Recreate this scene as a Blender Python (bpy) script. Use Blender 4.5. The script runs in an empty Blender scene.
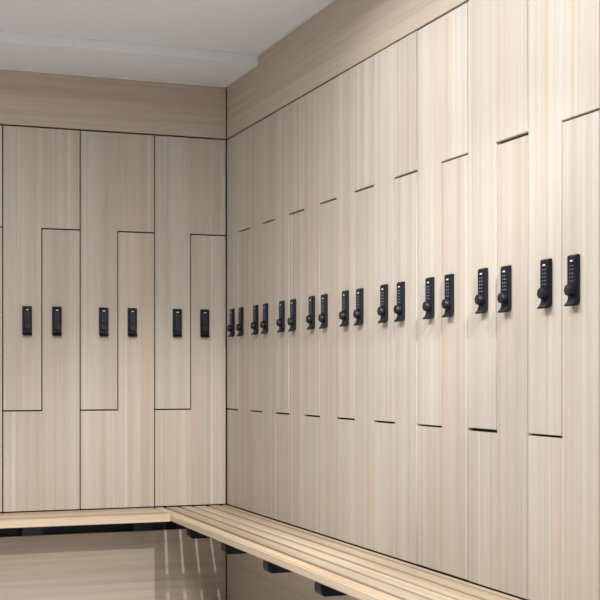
import bpy, bmesh, math, random
from mathutils import Vector, Matrix
random.seed(7)
S = bpy.context.scene
C = S.collection

# ------------------------------------------------------------------ camera
cam_d = bpy.data.cameras.new('camera'); cam = bpy.data.objects.new('camera', cam_d); C.objects.link(cam)
cam_d.sensor_width = 36; cam_d.lens = 36*1289.8/600
cam_d.shift_x = 0.0; cam_d.shift_y = (374.43-300)/600
cam.location = (-1.8273, -5.9089, 1.1024)
cam.rotation_euler = (math.pi/2, 0, -0.3566)
cam_d.clip_start = 0.05
S.camera = cam

# ------------------------------------------------------------------ world, exposure
w = bpy.data.worlds.new('world'); S.world = w; w.use_nodes = True
w.node_tree.nodes['Background'].inputs[0].default_value = (1.0, 0.98, 0.95, 1)
w.node_tree.nodes['Background'].inputs[1].default_value = 0.05
S.view_settings.view_transform = 'Standard'; S.view_settings.look = 'None'
S.view_settings.exposure = -0.03; S.view_settings.gamma = 1.0; S.view_settings.use_curve_mapping = False

CEIL = 2.525; SOFF = 2.483; LIP = -0.469
# ------------------------------------------------------------------ lights set in the ceiling, with added fill panels
FILL_PANELS = [(-1.5, -2.3, 36), (-1.5, -3.9, 36), (-1.5, -5.8, 14)]      # unseen square panels added as fill light: x, y, watts
LINE = (-0.385, -1.7, -4.1, 0.024, 12)                                # slim strip light above the bench: x, y near, y far, width, watts
for x, y, p in FILL_PANELS:
    l = bpy.data.lights.new('fill_lamp', 'AREA'); l.shape = 'SQUARE'; l.size = 0.56
    l.energy = p; l.color = (0.965, 0.98, 1.0)
    o = bpy.data.objects.new('fill_lamp', l); o.location = (x, y, CEIL-0.03); C.objects.link(o)
l = bpy.data.lights.new('strip_lamp', 'AREA'); l.shape = 'RECTANGLE'; l.size = LINE[3]; l.size_y = LINE[1]-LINE[2]
l.spread = math.radians(160); l.energy = LINE[4]; l.color = (0.90, 0.95, 1.0)
o = bpy.data.objects.new('strip_lamp', l); o.location = (LINE[0], (LINE[1]+LINE[2])/2, CEIL-0.02); C.objects.link(o)

SPOT = (-0.385, -4.3, CEIL-0.09); AIM = (-0.30, -0.25, 0.30)             # one adjustable spotlight turned to the corner bench
l = bpy.data.lights.new('spot_lamp', 'SPOT'); l.spot_size = math.radians(32); l.spot_blend = 0.75
l.shadow_soft_size = 0.02; l.energy = 260; l.color = (1.0, 0.985, 0.96)
o = bpy.data.objects.new('spot_lamp', l); C.objects.link(o)
_d = (Vector(AIM)-Vector(SPOT)).normalized()
o.location = Vector(SPOT)+_d*0.075; o.rotation_euler = _d.to_track_quat('-Z', 'Y').to_euler()

# ------------------------------------------------------------------ materials
def mat(name):
    m = bpy.data.materials.new(name); m.use_nodes = True
    return m, m.node_tree, m.node_tree.nodes['Principled BSDF']
def plain(name, col, rough=0.5, metal=0.0, spec=0.5, bump=0.0):
    m, nt, b = mat(name)
    tc = nt.nodes.new('ShaderNodeTexCoord'); n = nt.nodes.new('ShaderNodeTexNoise')
    n.inputs['Scale'].default_value = 35; nt.links.new(tc.outputs['Object'], n.inputs['Vector'])
    r = nt.nodes.new('ShaderNodeMapRange'); r.inputs['To Min'].default_value = 0.975; r.inputs['To Max'].default_value = 1.025
    nt.links.new(n.outputs['Fac'], r.inputs['Value'])
    v = nt.nodes.new('ShaderNodeVectorMath'); v.operation = 'SCALE'; v.inputs[0].default_value = col
    nt.links.new(r.outputs['Result'], v.inputs['Scale']); nt.links.new(v.outputs['Vector'], b.inputs['Base Color'])
    b.inputs['Roughness'].default_value = rough; b.inputs['Metallic'].default_value = metal
    b.inputs['Specular IOR Level'].default_value = spec
    return m
def wood(name, dark, mid, light, axis='Z', rough=0.5, across=1.0, var=0.06, contrast=1.0, streaks=1.0):
    """grain runs along axis; broad bands, fine pores, colour change per board"""
    m, nt, b = mat(name); N = nt.nodes; L = nt.links
    tc = N.new('ShaderNodeTexCoord'); oi = N.new('ShaderNodeObjectInfo')
    mul = N.new('ShaderNodeMath'); mul.operation = 'MULTIPLY'; mul.inputs[1].default_value = 37.0
    L.new(oi.outputs['Random'], mul.inputs[0])
    add = N.new('ShaderNodeVectorMath'); add.operation = 'ADD'
    L.new(tc.outputs['Object'], add.inputs[0]); L.new(mul.outputs[0], add.inputs[1])
    def layer(sc, sl, detail, rough_, dist=0.0):
        mp = N.new('ShaderNodeMapping')
        s = [sc, sc, sc]; s['XYZ'.index(axis)] = sl
        mp.inputs['Scale'].default_value = s; L.new(add.outputs[0], mp.inputs['Vector'])
        n = N.new('ShaderNodeTexNoise'); n.inputs['Scale'].default_value = 1.0
        n.inputs['Detail'].default_value = detail; n.inputs['Roughness'].default_value = rough_
        n.inputs['Distortion'].default_value = dist
        L.new(mp.outputs[0], n.inputs['Vector']); return n.outputs['Fac']
    broad = layer(26*across, 0.35, 3, 0.55, 0.2); fine = layer(85*across, 0.9, 5, 0.65); pore = layer(420*across, 8, 2, 0.5)
    hue = layer(9*across, 0.5, 1, 0.5)
    r1 = N.new('ShaderNodeValToRGB'); L.new(broad, r1.inputs[0])
    e = r1.color_ramp.elements; e[0].position = 0.30; e[0].color = (*dark, 1); e[1].position = 0.72; e[1].color = (*light, 1)
    x = e.new(0.5); x.color = (*mid, 1)
    def scale_by(colr, fac, lo, hi):
        r = N.new('ShaderNodeMapRange'); r.inputs['From Min'].default_value = 0.3; r.inputs['From Max'].default_value = 0.7
        r.inputs['To Min'].default_value = 1-(1-lo)*contrast; r.inputs['To Max'].default_value = 1+(hi-1)*contrast
        L.new(fac, r.inputs['Value'])
        v = N.new('ShaderNodeVectorMath'); v.operation = 'SCALE'
        L.new(colr, v.inputs[0]); L.new(r.outputs[0], v.inputs['Scale']); return v.outputs[0]
    streak = layer(48*across, 0.22, 0, 0.5)
    sr = N.new('ShaderNodeMapRange'); sr.inputs['From Min'].default_value = 0.68; sr.inputs['From Max'].default_value = 0.80
    L.new(streak, sr.inputs['Value'])
    sr.inputs['To Max'].default_value = streaks
    sm = N.new('ShaderNodeMix'); sm.data_type = 'RGBA'; sm.inputs['B'].default_value = (*[min(1, k*1.10+.01) for k in light], 1)
    L.new(sr.outputs[0], sm.inputs['Factor']); L.new(r1.outputs[0], sm.inputs['A'])
    c = scale_by(sm.outputs['Result'], fine, 0.93, 1.06); c = scale_by(c, pore, 0.95, 1.04)
    rr = N.new('ShaderNodeMapRange'); rr.inputs['To Min'].default_value = 1-var; rr.inputs['To Max'].default_value = 1+var
    L.new(oi.outputs['Random'], rr.inputs['Value'])
    v = N.new('ShaderNodeVectorMath'); v.operation = 'SCALE'; L.new(c, v.inputs[0]); L.new(rr.outputs[0], v.inputs['Scale'])
    mx = N.new('ShaderNodeMix'); mx.data_type = 'RGBA'; mx.blend_type = 'MULTIPLY'
    mx.inputs['B'].default_value = (1.0, 0.95, 0.905, 1)
    hr = N.new('ShaderNodeMapRange'); hr.inputs['From Min'].default_value = 0.42; hr.inputs['From Max'].default_value = 0.62
    L.new(hue, hr.inputs['Value']); L.new(hr.outputs[0], mx.inputs['Factor'])
    L.new(v.outputs[0], mx.inputs['A']); L.new(mx.outputs['Result'], b.inputs['Base Color'])
    bp = N.new('ShaderNodeBump'); bp.inputs['Strength'].default_value = 0.12; bp.inputs['Distance'].default_value = 0.0006
    L.new(fine, bp.inputs['Height']); L.new(bp.outputs[0], b.inputs['Normal'])
    b.inputs['Roughness'].default_value = rough; b.inputs['Specular IOR Level'].default_value = 0.35
    return m
OD, OM, OL = (0.50, 0.430, 0.355), (0.555, 0.489, 0.412), (0.60, 0.543, 0.468)
M = {
 'door':   wood('pale_oak_upright', OD, OM, OL, 'Z', 0.48, var=0.04, contrast=0.75, streaks=0.8),
 'board':  wood('pale_oak_level', (0.50, 0.405, 0.315), (0.555, 0.465, 0.37), (0.605, 0.52, 0.425), 'X', 0.48, contrast=0.9, streaks=0.35),
 'board_y':wood('pale_oak_level_side', (0.50, 0.405, 0.315), (0.555, 0.465, 0.37), (0.605, 0.52, 0.425), 'Y', 0.48, contrast=0.9, streaks=0.35),
 'bench':  wood('bench_wood', (0.50, 0.37, 0.25), (0.60, 0.475, 0.345), (0.72, 0.61, 0.47), 'X', 0.38, across=0.8, var=0.20, contrast=1.1, streaks=0.4),
 'bench_y':wood('bench_wood_side', (0.50, 0.37, 0.25), (0.60, 0.475, 0.345), (0.72, 0.61, 0.47), 'Y', 0.38, across=0.8, var=0.20, contrast=1.1, streaks=0.4),
 'edge':   plain('pale_lit_edge', (0.74, 0.70, 0.63), 0.4),  # light caught on upright door edges, put into a paler colour
 'carcass':plain('dark_carcass', (0.045, 0.03, 0.022), 0.7),
 'steel':  plain('black_steel', (0.008, 0.010, 0.018), 0.45, spec=0.25),
 'steel_grey': plain('grey_steel', (0.016, 0.018, 0.026), 0.3, 0.3),
 'lock':   plain('black_lock_body', (0.007, 0.008, 0.014), 0.42, spec=0.3),
 'knob':   plain('black_lock_knob', (0.006, 0.007, 0.012), 0.42),
 'key':    plain('keypad_grey', (0.20, 0.22, 0.30), 0.5),
 'mark':   plain('white_print', (0.75, 0.77, 0.82), 0.5),
 'ceil':   plain('ceiling_white', (0.87, 0.885, 0.92), 0.9),
 'paint':  plain('wall_white', (0.87, 0.875, 0.88), 0.85),
 'floor':  plain('floor_grey_vinyl', (0.64, 0.63, 0.62), 0.5),
 'bead':   plain('bead_white', (0.78, 0.76, 0.74), 0.6),
 'frame':  plain('light_frame_white', (0.8, 0.8, 0.8), 0.4),
}
def glow(name, s):
    m, nt, b = mat(name); b.inputs['Emission Color'].default_value = (1, 0.97, 0.93, 1); b.inputs['Emission Strength'].default_value = s
    return m
M['glow'] = glow('lamp_diffuser', 3.0)

# ------------------------------------------------------------------ helpers
def box(bm, x0, x1, y0, y1, z0, z1, mi=0):
    vs = [bm.verts.new((x, y, z)) for x in (x0, x1) for y in (y0, y1) for z in (z0, z1)]
    for f in ((0,1,3,2),(4,6,7,5),(0,4,5,1),(2,3,7,6),(0,2,6,4),(1,5,7,3)):
        fc = bm.faces.new([vs[i] for i in f]); fc.material_index = mi
def prism(bm, pts, axis, a, b, mi=0, side=None):
    """extrude the 2-D outline pts along axis from a to b"""
    def P(p, t): return {'x': (t, p[0], p[1]), 'y': (p[0], t, p[1]), 'z': (p[0], p[1], t)}[axis]
    v0 = [bm.verts.new(P(p, a)) for p in pts]; v1 = [bm.verts.new(P(p, b)) for p in pts]
    n = len(pts); fs = [bm.faces.new(v0), bm.faces.new(v1)]
    for i in range(n): fs.append(bm.faces.new((v0[i], v0[(i+1) % n], v1[(i+1) % n], v1[i])))
    for k, f in enumerate(fs):
        flat = k >= 2 and abs(pts[k-2][1]-pts[(k-1) % n][1]) < 1e-6
        f.material_index = mi if k < 2 or side is None or flat else side
def cyl(bm, c, r, d0, d1, n=24, r2=None, mi=0):
    """cylinder along -y from c.y-d0 to c.y-d1"""
    r2 = r if r2 is None else r2
    a = [bm.verts.new((c[0]+r*math.cos(2*math.pi*i/n), c[1]-d0, c[2]+r*math.sin(2*math.pi*i/n))) for i in range(n)]
    b = [bm.verts.new((c[0]+r2*math.cos(2*math.pi*i/n), c[1]-d1, c[2]+r2*math.sin(2*math.pi*i/n))) for i in range(n)]
    fs = [bm.faces.new(a), bm.faces.new(b)]
    for i in range(n): fs.append(bm.faces.new((a[i], a[(i+1) % n], b[(i+1) % n], b[i])))
    for f in fs: f.material_index = mi
def obj(name, bm, mats, parent=None, bevel=0.0, seg=2, smooth=False):
    bmesh.ops.recalc_face_normals(bm, faces=bm.faces)
    if bevel:
        es = [e for e in bm.edges if len(e.link_faces) == 2 and e.calc_face_angle(0) > 0.6]
        bmesh.ops.bevel(bm, geom=es, offset=bevel, segments=seg, affect='EDGES', clamp_overlap=True)
    me = bpy.data.meshes.new(name); bm.to_mesh(me); bm.free()
    for m in (mats if isinstance(mats, (list, tuple)) else [mats]): me.materials.append(M[m])
    if smooth:
        for p in me.polygons: p.use_smooth = True
    o = bpy.data.objects.new(name, me); C.objects.link(o); o.parent = parent
    return o
def tag(o, label, cat, group=None):
    o['label'] = label; o['category'] = cat
    if group: o['group'] = group
def struct(name, bm, mats, bevel=0.0):
    o = obj(name, bm, mats, None, bevel); o['kind'] = 'structure'; return o
def empty(name, loc, rz=0):
    o = bpy.data.objects.new(name, None); o.empty_display_size = 0.1; C.objects.link(o)
    o.location = loc; o.rotation_euler = (0, 0, rz); return o
def copy_tree(o, kids, parent=None):
    c = o.copy(); C.objects.link(c); c.parent = parent
    for ch in kids.get(o, []): copy_tree(ch, kids, c)
    return c

# ------------------------------------------------------------------ room
XL, XR, YN, YB = -4.3, 0.56, -9.0, 0.56
b = bmesh.new(); box(b, XL-.1, XR+.1, YN-.1, YB+.1, -.12, 0); struct('floor', b, 'floor')
b = bmesh.new(); box(b, XL-.1, XR+.1, YN-.1, YB+.1, CEIL, CEIL+.12); struct('ceiling', b, 'ceil')
b = bmesh.new(); box(b, XL, -0.0005, LIP, YB-.001, SOFF, CEIL-.0005); struct('trim_1', b, 'ceil')       # lowered strip of ceiling by the back lockers
b = bmesh.new(); box(b, XL-.1, XR+.1, YB, YB+.1, 0, CEIL); struct('wall_back', b, 'paint')
b = bmesh.new(); box(b, XL-.1, XR+.1, YN-.1, YN, 0, CEIL); struct('wall_front', b, 'paint')
b = bmesh.new(); box(b, XL-.1, XL, YN, YB, 0, CEIL); struct('wall_left', b, 'paint')
b = bmesh.new(); box(b, XR, XR+.1, YN, YB, 0, CEIL); struct('wall_right', b, 'paint')

ZB = 0.48; W = 0.35; H = 1.7465; ZLO = 0.4577; ZUP = 1.2864; TOP = ZB+H
NB, NR = 6, 12
XE, YE = -NB*.3503-.003, -NR*W
# boards above the lockers (fascia) and below them (base)
b = bmesh.new(); box(b, XE, -.0045, 0, .02, TOP+.004, SOFF-.004); struct('trim_2', b, 'board', .0008)
b = bmesh.new(); box(b, 0, .02, YE, -.002, TOP+.004, CEIL-.005); struct('trim_3', b, 'board_y', .0008)
b = bmesh.new(); box(b, XE, -.0045, 0, .02, .002, .370); struct('trim_4', b, 'board', .0008)
b = bmesh.new(); box(b, 0, .02, YE, -.002, .002, .370); struct('trim_5', b, 'board_y', .0008)
# slim white beads where the boards meet the ceiling
b = bmesh.new(); box(b, XE, -.004, -.008, 0, SOFF-.008, SOFF); struct('trim_6', b, 'bead')
b = bmesh.new(); box(b, -.008, 0, YE, LIP, CEIL-.008, CEIL); box(b, -.008, 0, LIP, -.001, SOFF-.008, SOFF); struct('trim_7', b, 'bead')
# black recess behind the benches, under the lockers
b = bmesh.new(); box(b, XE, .03, .024, .06, .34, ZB-.002); struct('trim_8', b, 'steel')
b = bmesh.new(); box(b, .024, .06, YE, .02, .34, ZB-.002); struct('trim_9', b, 'steel')
# ends of the two locker runs, closing them against the wall
b = bmesh.new(); box(b, XE-.02, XE, 0, YB, 0, SOFF); struct('trim_10', b, 'board')
b = bmesh.new(); box(b, 0, XR, YE-.02, YE, 0, CEIL); struct('trim_11', b, 'board_y')

# ------------------------------------------------------------------ one locker column with two interlocking doors
def make_locker():
    root = empty('locker_unit', (0, 0, 0))
    m = W/2; g = .0027; gz = .0031; t = .018
    b = bmesh.new()
    a = .0004
    box(b, a, .014, .021, .48, 0, H); box(b, W-.014, W-a, .021, .48, 0, H)
    box(b, .014, W-.014, .47, .48, 0, H)
    box(b, .014, W-.014, .021, .47, 0, .014); box(b, .014, W-.014, .021, .47, H-.014, H)
    box(b, .014, m+.006, .021, .47, ZLO-.007, ZLO+.007); box(b, m-.006, W-.014, .021, .47, ZUP-.007, ZUP+.007)
    box(b, m-.006, m+.006, .021, .47, ZLO+.007, ZUP-.007)
    obj('carcass', b, 'carcass', root)
    up = [(g, H-gz), (W-g, H-gz), (W-g, ZUP+gz), (m-g, ZUP+gz), (m-g, ZLO+gz), (g, ZLO+gz)]
    lo = [(g, gz), (W-g, gz), (W-g, ZUP-gz), (m+g, ZUP-gz), (m+g, ZLO-gz), (g, ZLO-gz)]
    for pts, lx in ((up, .1070), (lo, .2415)):
        b = bmesh.new(); prism(b, pts, 'y', 0, t, 0, 1)
        d = obj('door', b, ['door', 'edge'], root, .0012)
        # lock: tall plate whose lower end sweeps out as a finger pull
        lz = .7985; hw = .0212
        prof = [(0, .012), (0, .130), (-.001, .1335), (-.010, .1325), (-.0130, .128), (-.0130, .040), (-.0115, .030),
                (-.0110, .024), (-.0125, .016), (-.0165, .009), (-.0235, .003), (-.0225, -.0005), (-.012, .0005), (-.004, .004)]
        # the profile lies on the door's face and stands out towards the room (-y)
        b = bmesh.new()
        prism(b, [(p[0], p[1]+lz) for p in prof], 'x', lx-hw, lx+hw)
        lb = obj('lock_body', b, 'lock', d, .0016, 2)
        b = bmesh.new()
        box(b, lx-.0055, lx+.0055, -.0141, -.0130, lz+.1145, lz+.1185, 1)
        for r in range(5):
            for cc in (-1, 1):
                cyl(b, (lx+cc*.0062, -.0130, lz+.104-r*.0098), .0017, 0, .0013, 10)
        for r in range(5):
            box(b, lx-.0008, lx+.0008, -.0139, -.0130, lz+.1035-r*.0098, lz+.1045-r*.0098)
        obj('keypad', b, ['key', 'mark'], d)
        b = bmesh.new(); kc = (lx, -.0132, lz+.041)
        cyl(b, kc, .0175, 0, .006, 28); cyl(b, kc, .0158, .006, .0140, 28, .0140)
        cyl(b, (lx, -.0132-.0135, lz+.041), .0125, 0, .0012, 28, .0095)
        obj('lock_knob', b, 'knob', d, .0012, 2)
    return root
proto = make_locker()
kids = {}
for o in list(bpy.data.objects):
    if o.parent: kids.setdefault(o.parent, []).append(o)
ordn = ['', 'second', 'third', 'fourth', 'fifth', 'sixth', 'seventh', 'eighth', 'ninth', 'tenth', 'eleventh', 'twelfth']
back_labels = ['pale oak two-door locker on the back wall touching the corner of the room',
 'pale oak locker on the back wall, second column left of the corner',
 'pale oak locker on the back wall, third column left of the corner',
 'pale oak locker sliver cut off by the left edge of the photo',
 'pale oak locker on the back wall, fifth column left of the corner',
 'pale oak locker at the far left end of the back wall run']
def settle(root, i):
    ds = [c for c in kids2(root) if c.name.startswith('door')]
    for d in ds:
        d.location.y += random.uniform(-.0007, .0005)
        d.location.z += random.uniform(-.0004, .0004)
    return ds
def kids2(root): return [o for o in C.objects if o.parent == root]
for i in range(NB):
    o = proto if i == 0 else copy_tree(proto, kids)
    o.location = (-(i+1)*.3503-.003, 0, ZB)
    tag(o, back_labels[i], 'locker', 'lockers along the back wall')
for i in range(NR):
    o = copy_tree(proto, kids)
    o.location = (0, -i*W, ZB); o.rotation_euler = (0, 0, -math.pi/2)
    lab = 'pale oak locker on the right wall, %s column from the corner' % (ordn[i] if i else 'nearest')
    if i == 0: lab = 'pale oak locker on the right wall in the darker corner, farthest from the camera'
    if i == 8: lab = 'pale oak locker on the right wall, ninth from the corner, last one seen whole'
    if i == 9: lab = 'pale oak locker sliver cut off by the right edge of the photo'
    tag(o, lab, 'locker', 'lockers along the right wall')
    ds = settle(o, i)
    for k, dep in {(2, 0): -.0016, (4, 0): -.0022, (5, 0): -.0026, (5, 1): -.0022, (2, 1): -.0004, (4, 1): -.0018, (3, 0): -.0009}.items():
        if k[0] == i: ds[k[1]].location.y = dep
    if i == 7: ds[0].location.z += .0018; ds[1].location.z -= .0012       # this door hangs a touch high
    if i == 5: ds[0].location.z += .0006; ds[1].location.z += .0

# ------------------------------------------------------------------ bench along the right wall
ZT, ZU = 0.4785, 0.4460
XF = -.356
bench = empty('slatted_bench', (-.18, -2.0, 0))
tag(bench, 'long slatted wooden bench running along the right wall towards the camera', 'bench')
def place(o, root): o.location = -Vector(root.location)
for x0, x1 in ((-.358, -.312), (-.2985, -.244), (-.2305, -.176), (-.1625, -.107), (-.0935, -.038), (-.0245, -.003)):
    bm = bmesh.new(); box(bm, x0, x1, YE+.1, -.006, ZU, ZT)
    place(obj('slat', bm, 'bench_y', bench, .0008 if x0 > -.34 else .005, 3), bench)
for k in range(1, 8):
    y = -.02-.51*k
    bm = bmesh.new()
    prof = [(.022, .376), (.022, .4455), (-.341, .4455), (-.347, .4395), (-.347, .415), (-.343, .4055), (-.334, .4010), (-.06, .4010), (-.01, .380)]
    prism(bm, prof, 'y', y-.065, y-.005)
    place(obj('bracket', bm, 'steel', bench, .002), bench)

# ------------------------------------------------------------------ bench along the back wall
YF = -.318
bench2 = empty('slatted_bench', (-1.2, -.16, 0))
tag(bench2, 'wooden bench along the back wall ending against the right bench', 'bench')
for y0, y1 in ((-.318, -.264), (-.2575, -.2025), (-.196, -.136), (-.1295, -.0695), (-.063, -.003)):
    bm = bmesh.new(); box(bm, XE+.02, -.3595, y0, y1, ZU, ZT)
    place(obj('slat', bm, 'bench', bench2, .003, 3), bench2)
for x in (-.42, -.93, -1.44, -1.95):
    bm = bmesh.new()
    prof = [(.022, .376), (.022, .4455), (-.300, .4455), (-.300, .4360), (-.06, .4340), (-.052, .428), (-.050, .376)]
    prism(bm, prof, 'x', x-.045, x+.045)
    place(obj('bracket', bm, 'steel_grey', bench2, .002), bench2)

# ------------------------------------------------------------------ ceiling lights and added fill panels (above and behind the view)
for i, (x, y, p) in enumerate(FILL_PANELS):
    r = empty('fill_light', (x, y, CEIL))
    tag(r, 'added square ceiling fill light, %s from the back wall' % ['nearest', 'second', 'farthest'][i], 'ceiling light', 'added square fill panels')
    bm = bmesh.new()
    for a in ((-.31, .31, -.31, -.29), (-.31, .31, .29, .31), (-.31, -.29, -.29, .29), (.29, .31, -.29, .29)): box(bm, *a, -.016, 0)
    obj('frame', bm, 'frame', r)
    bm = bmesh.new(); box(bm, -.29, .29, -.29, .29, -.008, 0); obj('diffuser', bm, 'glow', r)
r = empty('strip_light', (LINE[0], LINE[1], CEIL))
tag(r, 'slim linear ceiling light running above the right bench', 'ceiling light')
n = LINE[1]-LINE[2]; hw = LINE[3]/2
bm = bmesh.new(); box(bm, -hw-.008, -hw, -n, 0, -.014, 0); box(bm, hw, hw+.008, -n, 0, -.014, 0)
box(bm, -hw-.008, hw+.008, 0, .008, -.014, 0); box(bm, -hw-.008, hw+.008, -n-.008, -n, -.014, 0)
obj('frame', bm, 'frame', r)
bm = bmesh.new(); box(bm, -hw, hw, -n, 0, -.008, 0); obj('diffuser', bm, 'glow', r)

q = _d.to_track_quat('-Z', 'Y').to_matrix().to_4x4()
r = empty('spotlight', (SPOT[0], SPOT[1], CEIL))
tag(r, 'small white adjustable ceiling spotlight turned towards the corner bench', 'ceiling light')
bm = bmesh.new(); bmesh.ops.create_cone(bm, cap_ends=True, segments=28, radius1=.045, radius2=.045, depth=.012, matrix=Matrix.Translation((0, 0, -.006)))
bmesh.ops.create_cone(bm, cap_ends=True, segments=16, radius1=.008, radius2=.008, depth=.045, matrix=Matrix.Translation((0, 0, -.032)))
obj('mount', bm, 'frame', r, .001)
bm = bmesh.new(); bmesh.ops.create_cone(bm, cap_ends=True, segments=28, radius1=.034, radius2=.030, depth=.10, matrix=Matrix.Translation((0, 0, -.09)) @ q @ Matrix.Translation((0, 0, .0)))
obj('lamp_head', bm, 'frame', r, .002)
bm = bmesh.new(); bmesh.ops.create_cone(bm, cap_ends=True, segments=28, radius1=.028, radius2=.028, depth=.004, matrix=Matrix.Translation((0, 0, -.09)) @ q @ Matrix.Translation((0, 0, -.052)))
obj('lens', bm, 'glow', r)
